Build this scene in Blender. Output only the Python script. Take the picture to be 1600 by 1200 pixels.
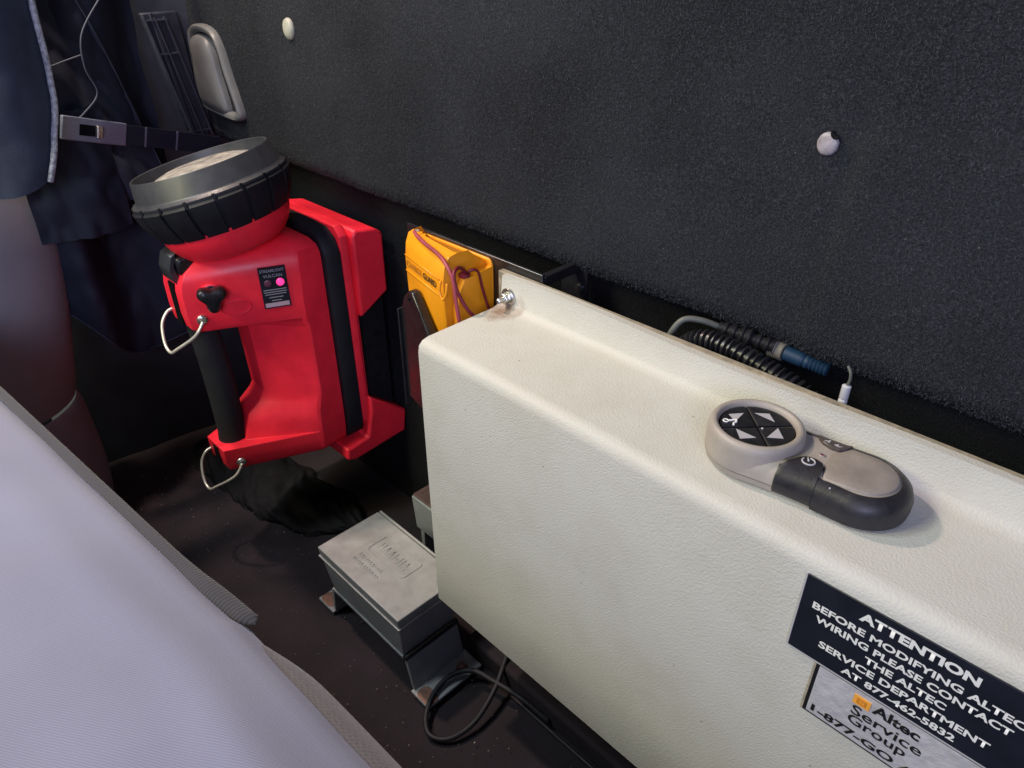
import bpy, bmesh, math, random
from mathutils import Vector, Matrix, noise
random.seed(7)
S = bpy.context.scene
for o in list(bpy.data.objects): bpy.data.objects.remove(o)
COL = S.collection
R = math.radians

# ------------------------------------------------------------------ camera
cam_data = bpy.data.cameras.new('camera'); cam = bpy.data.objects.new('camera', cam_data); COL.objects.link(cam)
yaw, pitch, roll = R(-45.4), R(31.8), R(-0.2)
fw = Vector((math.cos(pitch)*math.sin(yaw), math.cos(pitch)*math.cos(yaw), -math.sin(pitch)))
r0 = Vector((math.cos(yaw), -math.sin(yaw), 0)); u0 = r0.cross(fw)
rt = math.cos(roll)*r0 + math.sin(roll)*u0; up = -math.sin(roll)*r0 + math.cos(roll)*u0
m = Matrix((rt, up, -fw)).transposed().to_4x4(); m.translation = Vector((0, 0, .66)); cam.matrix_world = m
cam_data.sensor_width = 36; cam_data.lens = 1140/1600*36; cam_data.clip_start = .01; cam_data.clip_end = 50
S.camera = cam

# ------------------------------------------------------------------ light
w = bpy.data.worlds.new('World'); S.world = w; w.use_nodes = True
bg = w.node_tree.nodes['Background']; bg.inputs[0].default_value = (.42, .52, 1.0, 1); bg.inputs[1].default_value = .18
def area(name, loc, to, size, power, col, sy=None):
    l = bpy.data.lights.new(name, 'AREA'); l.energy = power; l.color = col; l.size = size
    if sy: l.shape = 'RECTANGLE'; l.size_y = sy
    o = bpy.data.objects.new(name, l); COL.objects.link(o); o.location = loc
    o.rotation_euler = (Vector(to)-Vector(loc)).to_track_quat('-Z', 'Y').to_euler()
    return o
area('cab_dome_lamp', (-.90, .17, 1.16), (-.4, .36, .45), .05, 6.5, (1, .76, .64))
area('rear_side_window_light', (-.80, -.86, 1.34), (-.50, .3, .30), .5, 13.5, (1, .95, .58), .4)
area('floor_fill', (-.80, -.30, 1.32), (-.52, .25, .1), .22, 6.0, (.84, .93, 1.0), .22)  # added fill to brighten the floor and front faces, not a real fitting
area('open_door_light', (.70, -.72, .98), (-.40, .20, .32), .6, 13, (.66, .68, 1.0), .5)
S.view_settings.view_transform = 'Standard'; S.view_settings.look = 'None'
S.view_settings.exposure = 0; S.view_settings.gamma = 1; S.view_settings.use_curve_mapping = False

# ------------------------------------------------------------------ materials
def mat(name, col, rough=.5, metal=0, spec=.5, var=0, vscale=40, bump=0, bscale=300, bdist=.001, sheen=0, coat=0, emit=None, estr=0):
    m = bpy.data.materials.new(name); m.use_nodes = True
    nt = m.node_tree; b = nt.nodes['Principled BSDF']; I = b.inputs
    I['Base Color'].default_value = (*col, 1); I['Roughness'].default_value = rough; I['Metallic'].default_value = metal
    I['Specular IOR Level'].default_value = spec; I['Sheen Weight'].default_value = sheen; I['Coat Weight'].default_value = coat
    if emit: I['Emission Color'].default_value = (*emit, 1); I['Emission Strength'].default_value = estr
    tc = nt.nodes.new('ShaderNodeTexCoord')
    if var:
        n = nt.nodes.new('ShaderNodeTexNoise'); n.inputs['Scale'].default_value = vscale; n.inputs['Detail'].default_value = 6; n.inputs['Roughness'].default_value = .65
        nt.links.new(tc.outputs['Object'], n.inputs['Vector'])
        mr = nt.nodes.new('ShaderNodeMapRange'); mr.inputs['From Min'].default_value = .3; mr.inputs['From Max'].default_value = .7
        mr.inputs['To Min'].default_value = 1-var; mr.inputs['To Max'].default_value = 1+var
        nt.links.new(n.outputs['Fac'], mr.inputs['Value'])
        mx = nt.nodes.new('ShaderNodeVectorMath'); mx.operation = 'SCALE'; mx.inputs[0].default_value = col
        nt.links.new(mr.outputs[0], mx.inputs['Scale']); nt.links.new(mx.outputs[0], I['Base Color'])
        mr2 = nt.nodes.new('ShaderNodeMapRange'); mr2.inputs['From Min'].default_value = .3; mr2.inputs['From Max'].default_value = .7
        mr2.inputs['To Min'].default_value = max(0, rough-.08); mr2.inputs['To Max'].default_value = min(1, rough+.1)
        nt.links.new(n.outputs['Fac'], mr2.inputs['Value']); nt.links.new(mr2.outputs[0], I['Roughness'])
    if bump:
        n2 = nt.nodes.new('ShaderNodeTexNoise'); n2.inputs['Scale'].default_value = bscale; n2.inputs['Detail'].default_value = 3
        nt.links.new(tc.outputs['Object'], n2.inputs['Vector'])
        bp = nt.nodes.new('ShaderNodeBump'); bp.inputs['Strength'].default_value = bump; bp.inputs['Distance'].default_value = bdist
        nt.links.new(n2.outputs['Fac'], bp.inputs['Height']); nt.links.new(bp.outputs[0], I['Normal'])
    return m
def N(m, t): return m.node_tree.nodes.new(t)
def carpet_mat(name, col, hi):
    m = mat(name, col, .95, spec=.12)
    nt = m.node_tree; b = nt.nodes['Principled BSDF']; tc = N(m, 'ShaderNodeTexCoord')
    n1 = N(m, 'ShaderNodeTexNoise'); n1.inputs['Scale'].default_value = 760; n1.inputs['Detail'].default_value = 4; n1.inputs['Roughness'].default_value = .75
    n2 = N(m, 'ShaderNodeTexNoise'); n2.inputs['Scale'].default_value = 9; n2.inputs['Detail'].default_value = 3
    for n in (n1, n2): nt.links.new(tc.outputs['Object'], n.inputs['Vector'])
    cr = N(m, 'ShaderNodeValToRGB'); e = cr.color_ramp.elements
    e[0].position = .34; e[0].color = (*[c*.35 for c in col], 1); e[1].position = .60; e[1].color = (*col, 1)
    x = e.new(.76); x.color = (*hi, 1)
    nt.links.new(n1.outputs['Fac'], cr.inputs[0])
    mr = N(m, 'ShaderNodeMapRange'); mr.inputs['To Min'].default_value = .7; mr.inputs['To Max'].default_value = 1.3
    mr.inputs['From Min'].default_value = .3; mr.inputs['From Max'].default_value = .7
    nt.links.new(n2.outputs['Fac'], mr.inputs['Value'])
    mx = N(m, 'ShaderNodeVectorMath'); mx.operation = 'SCALE'
    nt.links.new(cr.outputs[0], mx.inputs[0]); nt.links.new(mr.outputs[0], mx.inputs['Scale']); nt.links.new(mx.outputs[0], b.inputs['Base Color'])
    bp = N(m, 'ShaderNodeBump'); bp.inputs['Strength'].default_value = .9; bp.inputs['Distance'].default_value = .0012
    nt.links.new(n1.outputs['Fac'], bp.inputs['Height']); nt.links.new(bp.outputs[0], b.inputs['Normal'])
    return m
def vinyl_mat(name, col):
    m = mat(name, col, .55, spec=.35)
    nt = m.node_tree; b = nt.nodes['Principled BSDF']; tc = N(m, 'ShaderNodeTexCoord')
    v = N(m, 'ShaderNodeTexNoise'); v.inputs['Scale'].default_value = 760; v.inputs['Detail'].default_value = 1.0; v.inputs['Distortion'].default_value = 0
    nt.links.new(tc.outputs['Object'], v.inputs['Vector'])
    bp = N(m, 'ShaderNodeBump'); bp.inputs['Strength'].default_value = .6; bp.inputs['Distance'].default_value = .0006
    nt.links.new(v.outputs['Fac'], bp.inputs['Height']); nt.links.new(bp.outputs[0], b.inputs['Normal'])
    # grime: broad soft staining and a few dark specks
    g = N(m, 'ShaderNodeTexNoise'); g.inputs['Scale'].default_value = 14; g.inputs['Detail'].default_value = 8; g.inputs['Roughness'].default_value = .7
    s = N(m, 'ShaderNodeTexVoronoi'); s.inputs['Scale'].default_value = 46; s.inputs['Randomness'].default_value = 1
    s2 = N(m, 'ShaderNodeTexNoise'); s2.inputs['Scale'].default_value = 30
    for n in (g, s, s2): nt.links.new(tc.outputs['Object'], n.inputs['Vector'])
    cr = N(m, 'ShaderNodeValToRGB'); e = cr.color_ramp.elements
    e[0].position = .28; e[0].color = (col[0]*.93, col[1]*.91, col[2]*.87, 1); e[1].position = .55; e[1].color = (*col, 1)
    nt.links.new(g.outputs['Fac'], cr.inputs[0])
    lt = N(m, 'ShaderNodeMath'); lt.operation = 'LESS_THAN'; lt.inputs[1].default_value = .038; nt.links.new(s.outputs['Distance'], lt.inputs[0])
    gt = N(m, 'ShaderNodeMath'); gt.operation = 'GREATER_THAN'; gt.inputs[1].default_value = .50; nt.links.new(s2.outputs['Fac'], gt.inputs[0])
    mu = N(m, 'ShaderNodeMath'); mu.operation = 'MULTIPLY'; nt.links.new(lt.outputs[0], mu.inputs[0]); nt.links.new(gt.outputs[0], mu.inputs[1])
    mu2 = N(m, 'ShaderNodeMath'); mu2.operation = 'MULTIPLY'; mu2.inputs[1].default_value = .45; nt.links.new(mu.outputs[0], mu2.inputs[0])
    mx = N(m, 'ShaderNodeMix'); mx.data_type = 'RGBA'; mx.inputs['B'].default_value = (.10, .07, .05, 1)
    nt.links.new(mu2.outputs[0], mx.inputs['Factor']); nt.links.new(cr.outputs[0], mx.inputs['A'])
    rr_ = N(m, 'ShaderNodeMapRange'); rr_.inputs['From Min'].default_value = .3; rr_.inputs['From Max'].default_value = .7; rr_.inputs['To Min'].default_value = .42; rr_.inputs['To Max'].default_value = .70
    nt.links.new(g.outputs['Fac'], rr_.inputs['Value']); nt.links.new(rr_.outputs[0], b.inputs['Roughness'])
    # brown rust stain bled from the bolt, with a ragged outline of its own
    vd = N(m, 'ShaderNodeVectorMath'); vd.operation = 'DISTANCE'; vd.inputs[1].default_value = (-.372, .356, .272); nt.links.new(tc.outputs['Object'], vd.inputs[0])
    rg = N(m, 'ShaderNodeTexNoise'); rg.inputs['Scale'].default_value = 110; rg.inputs['Detail'].default_value = 5; nt.links.new(tc.outputs['Object'], rg.inputs['Vector'])
    ad = N(m, 'ShaderNodeMath'); ad.operation = 'MULTIPLY_ADD'; ad.inputs[1].default_value = .030; nt.links.new(rg.outputs['Fac'], ad.inputs[0]); nt.links.new(vd.outputs['Value'], ad.inputs[2])
    sm = N(m, 'ShaderNodeMapRange'); sm.inputs['From Min'].default_value = .018; sm.inputs['From Max'].default_value = .034; sm.inputs['To Min'].default_value = .85; sm.inputs['To Max'].default_value = 0
    nt.links.new(ad.outputs[0], sm.inputs['Value'])
    m3 = N(m, 'ShaderNodeMix'); m3.data_type = 'RGBA'; m3.inputs['B'].default_value = (.20, .11, .06, 1)
    nt.links.new(sm.outputs[0], m3.inputs['Factor']); nt.links.new(mx.outputs['Result'], m3.inputs['A']); nt.links.new(m3.outputs['Result'], b.inputs['Base Color'])
    return m
def weave_mat(name, col, scale, rot, amp=.5, dots=False):
    m = mat(name, col, .85, spec=.2, sheen=.3)
    nt = m.node_tree; b = nt.nodes['Principled BSDF']; tc = N(m, 'ShaderNodeTexCoord')
    mp = N(m, 'ShaderNodeMapping'); mp.inputs['Rotation'].default_value = rot; nt.links.new(tc.outputs['Object'], mp.inputs['Vector'])
    wv = N(m, 'ShaderNodeTexVoronoi' if dots else 'ShaderNodeTexWave')
    wv.inputs['Scale'].default_value = scale
    if dots: wv.inputs['Randomness'].default_value = .12
    else: wv.inputs['Distortion'].default_value = 1.6; wv.inputs['Detail'].default_value = 2; wv.inputs['Detail Scale'].default_value = .6
    nt.links.new(mp.outputs[0], wv.inputs['Vector'])
    h = wv.outputs['Distance'] if dots else wv.outputs['Fac']
    n = N(m, 'ShaderNodeTexNoise'); n.inputs['Scale'].default_value = 700; nt.links.new(tc.outputs['Object'], n.inputs['Vector'])
    ad = N(m, 'ShaderNodeMath'); ad.operation = 'MULTIPLY_ADD'; ad.inputs[1].default_value = .5; nt.links.new(n.outputs['Fac'], ad.inputs[0]); nt.links.new(h, ad.inputs[2])
    bp = N(m, 'ShaderNodeBump'); bp.inputs['Strength'].default_value = amp; bp.inputs['Distance'].default_value = .0006
    nt.links.new(ad.outputs[0], bp.inputs['Height']); nt.links.new(bp.outputs[0], b.inputs['Normal'])
    mr = N(m, 'ShaderNodeMapRange'); mr.inputs['To Min'].default_value = .62 if dots else .92; mr.inputs['To Max'].default_value = 1.08
    mr.inputs['From Max'].default_value = .6 if dots else 1
    nt.links.new(h, mr.inputs['Value'])
    n3 = N(m, 'ShaderNodeTexNoise'); n3.inputs['Scale'].default_value = 6; n3.inputs['Detail'].default_value = 4; nt.links.new(tc.outputs['Object'], n3.inputs['Vector'])
    mr3 = N(m, 'ShaderNodeMapRange'); mr3.inputs['From Min'].default_value = .3; mr3.inputs['From Max'].default_value = .7; mr3.inputs['To Min'].default_value = .9; mr3.inputs['To Max'].default_value = 1.08
    nt.links.new(n3.outputs['Fac'], mr3.inputs['Value'])
    mm = N(m, 'ShaderNodeMath'); mm.operation = 'MULTIPLY'; nt.links.new(mr.outputs[0], mm.inputs[0]); nt.links.new(mr3.outputs[0], mm.inputs[1])
    mx = N(m, 'ShaderNodeVectorMath'); mx.operation = 'SCALE'; mx.inputs[0].default_value = col
    nt.links.new(mm.outputs[0], mx.inputs['Scale']); nt.links.new(mx.outputs[0], b.inputs['Base Color'])
    return m
M = dict(
 pile=mat('carpet fibre', (.046, .050, .058), .95, spec=.05, var=.5, vscale=420),
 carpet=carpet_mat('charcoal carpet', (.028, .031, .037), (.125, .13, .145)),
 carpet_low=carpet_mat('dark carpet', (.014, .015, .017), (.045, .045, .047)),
 floor=mat('brown rubber mat', (.026, .020, .023), .85, spec=.3, var=.35, vscale=18, bump=.35, bscale=420),
 vinyl=vinyl_mat('white textured paint', (.50, .495, .445)),
 red=mat('red nylon', (.95, .026, .050), .40, spec=.4, var=.12, vscale=30, bump=.06, bscale=900, bdist=.0004),
 rubber=mat('black rubber', (.009, .010, .013), .6, spec=.3, var=.2, vscale=60, bump=.15, bscale=500),
 foam=mat('black foam grip', (.020, .020, .022), .9, spec=.2, bump=.5, bscale=900),
 blackp=mat('black plastic', (.012, .012, .014), .28, var=.2, vscale=80),
 greyp=mat('grey bezel plastic', (.030, .032, .037), .42, var=.15, vscale=50),
 darkmetal=mat('dark steel', (.10, .10, .11), .35, metal=.9, var=.2),
 steel=mat('bright steel', (.62, .62, .58), .3, metal=.95, var=.12, vscale=90),
 wire=mat('cream zinc wire', (.72, .70, .58), .35, metal=.55, var=.1),
 alu=mat('cast aluminium', (.37, .385, .37), .5, metal=.2, var=.16, vscale=45, bump=.12, bscale=500),
 rust=mat('rusty steel', (.30, .17, .12), .6, metal=.5, var=.4, vscale=70, bump=.3, bscale=400),
 yellow=mat('yellow plastic', (.86, .33, .010), .36, var=.08, vscale=40, bump=.05, bscale=700),
 yprint=mat('faded black print', (.05, .03, .01), .6),
 yfade=mat('worn print', (.50, .20, .012), .5),
 redwire=mat('red wire', (.16, .008, .022), .45, var=.2),
 pinkwire=mat('pink wire', (.34, .055, .075), .45, var=.2),
 lens=mat('reflector', (.82, .76, .68), .22, metal=.6, var=.35, vscale=60, bump=.8, bscale=90, bdist=.002),
 bulb=mat('bulb', (.95, .9, .7), .2),
 seat=weave_mat('seat cloth', (.205, .208, .292), 270, (0, 0, R(58)), .25),  # grey cloth, with the lavender of the sky light mixed into its colour
 welt=weave_mat('seat welt', (.045, .043, .050), 140, (0, 0, 0), .35),
 mesh=weave_mat('seat mesh', (.135, .118, .125), 420, (0, 0, .4), .5, True),
 trim=mat('brown grey trim', (.25, .255, .27), .75, spec=.35, var=.12, vscale=14, bump=.2, bscale=700),
 cloth=mat('black navy cloth', (.017, .021, .034), .75, spec=.25, var=.25, vscale=25, bump=.12, bscale=600),
 cloth2=mat('navy webbing cloth', (.034, .041, .062), .8, spec=.2, var=.2, vscale=30, bump=.3, bscale=700),
 piping=mat('grey piping', (.042, .046, .065), .55, var=.2),
 reflect=mat('worn reflective edge', (.30, .31, .34), .55, var=.7, vscale=260, bump=.6, bscale=500),
 web=mat('black webbing', (.014, .017, .028), .7, spec=.3, bump=.4, bscale=700),
 silverp=mat('grey buckle', (.20, .22, .29), .4, metal=.4, var=.15),
 vent=mat('dark vent plastic', (.020, .023, .034), .5, var=.15),
 hole=mat('deep black', (.004, .004, .005), .9, spec=.1),
 cup=mat('grey lever plastic', (.135, .138, .13), .45, var=.12, vscale=40),
 cream=mat('cream plug', (.33, .33, .27), .5, var=.2, vscale=90),
 whitehole=mat('white foam', (.30, .275, .30), .45, var=.4, vscale=160, bump=.3, bscale=300),
 board=mat('plywood edge', (.30, .26, .19), .7, var=.35, vscale=90, bump=.4, bscale=400),
 signblk=mat('sign black', (.010, .012, .020), .35, var=.2),
 signtxt=mat('sign letter', (.72, .72, .68), .5),
 foil=mat('silver foil sticker', (.62, .61, .63), .33, metal=.35, var=.10, vscale=60, bump=.9, bscale=150, bdist=.0012),
 ink=mat('black ink', (.008, .008, .010), .5),
 orange=mat('orange ink', (.80, .36, .05), .5),
 beige=mat('beige remote', (.33, .295, .258), .48, var=.10, vscale=60, bump=.08, bscale=800),
 beige2=mat('worn beige top', (.26, .228, .20), .5, var=.22, vscale=45, bump=.08, bscale=800),
 softblk=mat('soft black grip', (.020, .019, .022), .42, spec=.45, var=.35, vscale=110, bump=.1, bscale=700),
 key=mat('black key', (.014, .014, .016), .4, var=.3, vscale=140),
 keyprint=mat('grey print', (.42, .41, .43), .5),
 keywhite=mat('white print', (.80, .80, .78), .5),
 hornkey=mat('brown black key', (.075, .062, .056), .5, var=.2),
 conduit=mat('split loom', (.014, .014, .016), .32),
 bluep=mat('blue connector', (.010, .038, .080), .55, var=.15),
 tanp=mat('tan grommet', (.22, .20, .16), .6, var=.2),
 greycable=mat('grey cable', (.11, .115, .10), .5, var=.2),
 blackcable=mat('black cable', (.016, .015, .017), .6, var=.15),
 bag=mat('crumpled black vinyl', (.006, .006, .007), .75, spec=.25, var=.3, vscale=20, bump=.25, bscale=60, bdist=.002),
 ledoff=mat('dim led', (.16, .05, .08), .3),
 ledon=mat('lit led', (.9, .05, .2), .3, emit=(1, .03, .22), estr=1.6),
 stickertxt=mat('grey small print', (.30, .30, .33), .5),
 pale=mat('pale barcode strip', (.55, .40, .45), .5),
)

# ------------------------------------------------------------------ mesh helpers
def obj(name, bm, material, parent=None, smooth=None, bevel=0, seg=2, loc=None):
    bmesh.ops.recalc_face_normals(bm, faces=bm.faces[:])
    me = bpy.data.meshes.new(name); bm.to_mesh(me); bm.free()
    me.materials.append(M[material] if isinstance(material, str) else material)
    o = bpy.data.objects.new(name, me); COL.objects.link(o)
    if smooth is not None:
        for p in me.polygons: p.use_smooth = True
        if smooth < 179: me.set_sharp_from_angle(angle=R(smooth))
    if bevel:
        b = o.modifiers.new('bevel', 'BEVEL'); b.width = bevel; b.segments = seg; b.limit_method = 'ANGLE'; b.angle_limit = R(28); b.harden_normals = False
        for p in me.polygons: p.use_smooth = True
        me.set_sharp_from_angle(angle=R(60))
    if parent: o.parent = parent
    if loc: o.location = loc
    return o
def BM(): return bmesh.new()
def thing(name, label, cat, loc=(0, 0, 0), rotz=0, group=None):
    o = bpy.data.objects.new(name, None); o.empty_display_size = .02; COL.objects.link(o)
    o.location = loc; o.rotation_euler = (0, 0, rotz); tag(o, label, cat, group); return o
def tag(o, label, cat, group=None):
    o['label'] = label; o['category'] = cat
    if group: o['group'] = group
    return o
def struct(o): o['kind'] = 'structure'; return o
def box(bm, x0, x1, y0, y1, z0, z1):
    v = [bm.verts.new((x, y, z)) for z in (z0, z1) for y in (y0, y1) for x in (x0, x1)]
    for f in ((0, 2, 3, 1), (4, 5, 7, 6), (0, 1, 5, 4), (2, 6, 7, 3), (0, 4, 6, 2), (1, 3, 7, 5)): bm.faces.new([v[i] for i in f])
    return v
def prism(bm, pts, a, b, axis='z'):
    def P(p, h): return {'z': (p[0], p[1], h), 'y': (p[0], h, p[1]), 'x': (h, p[0], p[1])}[axis]
    A = [bm.verts.new(P(p, a)) for p in pts]; B = [bm.verts.new(P(p, b)) for p in pts]; n = len(pts)
    bm.faces.new(A); bm.faces.new(B[::-1])
    for i in range(n): bm.faces.new((A[i], A[(i+1) % n], B[(i+1) % n], B[i]))
def loft(bm, rings, cap=True, closed=True):
    V = [[bm.verts.new(p) for p in r] for r in rings]; n = len(rings[0])
    for a, b in zip(V, V[1:]):
        for i in range(n if closed else n-1): bm.faces.new((a[i], a[(i+1) % n], b[(i+1) % n], b[i]))
    if cap and closed: bm.faces.new(V[0][::-1]); bm.faces.new(V[-1])
    return V
def lathe(bm, prof, c=(0, 0, 0), n=48, axis='z', capa=True, capb=True):
    rings = []
    for r, h in prof:
        ring = []
        for i in range(n):
            t = 2*math.pi*i/n; a, b = r*math.cos(t), r*math.sin(t)
            p = {'z': (a, b, h), 'y': (a, h, b), 'x': (h, a, b)}[axis]
            ring.append((c[0]+p[0], c[1]+p[1], c[2]+p[2]))
        rings.append(ring)
    V = loft(bm, rings, cap=False)
    if capa: bm.faces.new(V[0][::-1])
    if capb: bm.faces.new(V[-1])
def smoothpath(pts, k=8, closed=False):
    pts = [Vector(p) for p in pts]; n = len(pts); out = []
    for i in range(n if closed else n-1):
        g = lambda j: pts[j % n] if closed else pts[max(0, min(n-1, j))]
        p0, p1, p2, p3 = g(i-1), g(i), g(i+1), g(i+2)
        for s in range(k):
            t = s/k
            out.append(.5*((2*p1)+(p2-p0)*t+(2*p0-5*p1+4*p2-p3)*t*t+(3*p1-p0-3*p2+p3)*t**3))
    if not closed: out.append(pts[-1])
    return out
def tube(bm, pts, r, n=10, closed=False, sy=1.0):
    rf = r if callable(r) else (lambda t: r)
    rings = []; N_ = len(pts); prev = None
    for i, p in enumerate(pts):
        a = pts[(i-1) % N_] if closed else pts[max(0, i-1)]; b = pts[(i+1) % N_] if closed else pts[min(N_-1, i+1)]
        t = (b-a).normalized()
        if prev is None: u = t.orthogonal().normalized()
        else: u = (prev - t*prev.dot(t)).normalized()
        prev = u; v = t.cross(u); rr = rf(i/(N_-1))
        rings.append([tuple(p+u*rr*math.cos(2*math.pi*k/n)+v*rr*sy*math.sin(2*math.pi*k/n)) for k in range(n)])
    if closed: rings.append(rings[0])
    loft(bm, rings, cap=not closed)
    if closed: bmesh.ops.remove_doubles(bm, verts=bm.verts[:], dist=1e-6)
def T(bmname, pts, r, material, parent=None, n=10, k=8, closed=False):
    bm = BM(); tube(bm, smoothpath(pts, k, closed), r, n, closed); return obj(bmname, bm, material, parent, smooth=179)
def grid(bm, nu, nv, fn, mask=None):
    V = {}
    for i in range(nu+1):
        for j in range(nv+1): V[i, j] = bm.verts.new(fn(i/nu, j/nv))
    for i in range(nu):
        for j in range(nv):
            if mask is None or mask((i+.5)/nu, (j+.5)/nv): bm.faces.new((V[i, j], V[i+1, j], V[i+1, j+1], V[i, j+1]))
def rounded(x0, x1, y0, y1, r, n=6):
    out = []
    for cx, cy, a in ((x1-r, y1-r, 0), (x0+r, y1-r, 90), (x0+r, y0+r, 180), (x1-r, y0+r, 270)):
        for i in range(n+1): t = R(a+90*i/n); out.append((cx+r*math.cos(t), cy+r*math.sin(t)))
    return out
def text(name, body, material, parent, mtx, width=None, height=None, bold=.0, depth=.0002, x='CENTER'):
    cu = bpy.data.curves.new(name, 'FONT'); cu.body = body; cu.size = 1; cu.offset = bold; cu.extrude = 0; cu.resolution_u = 3
    o = bpy.data.objects.new(name, cu); COL.objects.link(o); bpy.context.view_layer.update()
    me = bpy.data.meshes.new_from_object(o.evaluated_get(bpy.context.evaluated_depsgraph_get()))
    bpy.data.objects.remove(o)
    xs = [v.co.x for v in me.vertices]; ys = [v.co.y for v in me.vertices]
    sx = width/(max(xs)-min(xs)) if width else None
    sy = height/(max(ys)-min(ys)) if height else sx
    if sx is None: sx = sy
    ox = {'CENTER': (max(xs)+min(xs))/2, 'LEFT': min(xs)}[x]
    for v in me.vertices: v.co = mtx @ Vector(((v.co.x-ox)*sx, (v.co.y-min(ys))*sy, 0))
    me.name = name; me.materials.clear(); me.materials.append(M[material])
    q = bpy.data.objects.new(name, me); COL.objects.link(q); q.parent = parent
    return q
def frame(o, ex, ey):   # text plane: origin, x axis, y axis
    ex = Vector(ex).normalized(); ey = Vector(ey).normalized(); ez = ex.cross(ey)
    m = Matrix((ex, ey, ez)).transposed().to_4x4(); m.translation = Vector(o); return m
def ss(a, b, x):
    t = max(0, min(1, (x-a)/(b-a))); return t*t*(3-2*t)
def nz(x, y, z=0): return noise.noise(Vector((x, y, z)))

# ================================================================== SETTING
# floor
bm = BM(); grid(bm, 90, 60, lambda u, v: (-1.5+1.9*u, -.45+.95*v, .004*nz(u*9, v*7)+.0015*nz(u*40, v*30)))
struct(obj('floor', bm, 'floor', smooth=179))
# raised wiring channel cover along the foot of the rear wall
bm = BM(); box(bm, -.40, .3, .326, .44, .002, .030); struct(obj('floor_ledge', bm, 'floor', bevel=.004))
# rear wall: carpeted panel that curls under at its lower edge
def wall(u, v):
    x = -1.0+1.5*u; z = .422+.58*v
    y = .42
    if v < .03: y += .018*(1-v/.03)**2                      # rolled lower edge
    y += .0025*nz(x*7, z*7)+.0012*nz(x*22, z*22)
    # moulded pocket to the right of the white hole: slightly raised field
    e = ss(-.165, -.150, x+.06*(.55-z))*ss(.572, .560, z-.02*(x+.15))
    y -= .0035*e
    y += .003*math.exp(-((x+.158+.06*(.55-z))/.006)**2)*ss(.45, .5, z)*ss(.60, .56, z)
    return (x, y, z)
bm = BM(); grid(bm, 200, 84, wall)
ex = [e for e in bm.edges if e.is_boundary and all(v.co.z < .4225 for v in e.verts)]
r = bmesh.ops.extrude_edge_only(bm, edges=ex)
for v in r['geom']:
    if isinstance(v, bmesh.types.BMVert): v.co.y += .05; v.co.z += .006
rw = struct(obj('rear_wall', bm, 'carpet', smooth=179))
vs, fs = [], []; rnd = random.Random(3)
for i in range(150000):                                   # short tangled pile of the needle-felt carpet
    x = -1.0+1.05*rnd.random(); k_ = rnd.random(); z = .424+.23*k_
    p = Vector(wall((x+1.0)/1.5, (z-.422)/.58)); a = rnd.random()*6.283; L_ = .0006+.0013*rnd.random(); wd = .00010+.00009*rnd.random()
    d_ = Vector((math.cos(a), -.15-.5*rnd.random(), math.sin(a)))*L_; e_ = Vector((-math.sin(a), 0, math.cos(a)))*wd
    p.y -= .0001; c_ = len(vs); q = p+d_
    vs += [tuple(p-e_), tuple(p+e_), tuple(q+e_*.5), tuple(q-e_*.5)]; fs.append((c_, c_+1, c_+2, c_+3))
me = bpy.data.meshes.new('carpet_pile'); me.from_pydata(vs, [], fs); me.materials.append(M['pile'])
o = bpy.data.objects.new('carpet_pile', me); COL.objects.link(o); o.parent = rw; o['kind'] = 'stuff'
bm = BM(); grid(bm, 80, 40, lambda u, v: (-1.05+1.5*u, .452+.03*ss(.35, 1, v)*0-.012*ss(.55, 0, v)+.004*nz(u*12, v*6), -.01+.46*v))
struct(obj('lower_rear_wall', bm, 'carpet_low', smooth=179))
# cab side wall on the left with its rounded corner
def side(u, v):
    z = -.01+1.0*v; y = -.35+.79*u; x = -1.0-.10*ss(.40, -.35, y)+.012*ss(.39, .44, y)
    return (x+.004*nz(y*6, z*6), y, z)
bm = BM(); grid(bm, 40, 40, side); struct(obj('side_wall', bm, 'vent', smooth=179))

# ================================================================== WHITE EQUIPMENT BOX
X0, X1 = -.382, .20
t = thing('equipment_box', 'white textured metal cover box with raised rear flange below the carpeted wall', 'box', (0, 0, .137))
def zof(z): return z-.137
bm = BM()
prof = [(.372, .432), (.3665, .432), (.3645, .4125), (.361, .409), (.356, .4075)]      # flange then crease (y, z)
prof += [(.290, .4068), (.2845, .4055), (.2812, .4025), (.280, .397), (.280, .30), (.2806, .137), (.2830, .1365), (.2830, .39), (.295, .404), (.372, .404)]
L = [(X0, p[0], zof(p[1])) for p in prof]
rings = []
for i in range(41):
    u = i/40; x = X0+(X1-X0)*u; x = X0+(X1-X0)*u
    sag = -.0025*math.sin(min(1, u*1.5)*math.pi)
    rings.append([(x, y+(.0025*math.sin(u*9)*.3 if z > .39 else 0), zof(z)+(.0012*math.sin(u*14) if z > .425 else 0)) for y, z in prof])
V = loft(bm, rings, cap=False)
shell = obj('cover', bm, 'vinyl', t, smooth=50)
bm = BM(); prism(bm, [(.284, .137), (.372, .137), (.372, .405), (.290, .405), (.284, .400)], X0+.0012, X0+.004, 'x')
for v in bm.verts: v.co.z -= .137
obj('end_panel', bm, 'vinyl', t)
bm = BM()                                                          # dark floor pan of the box, inside the skirt
box(bm, X0+.006, X1, .290, .370, zof(.150), zof(.156)); obj('bottom_pan', bm, 'hole', t)
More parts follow.
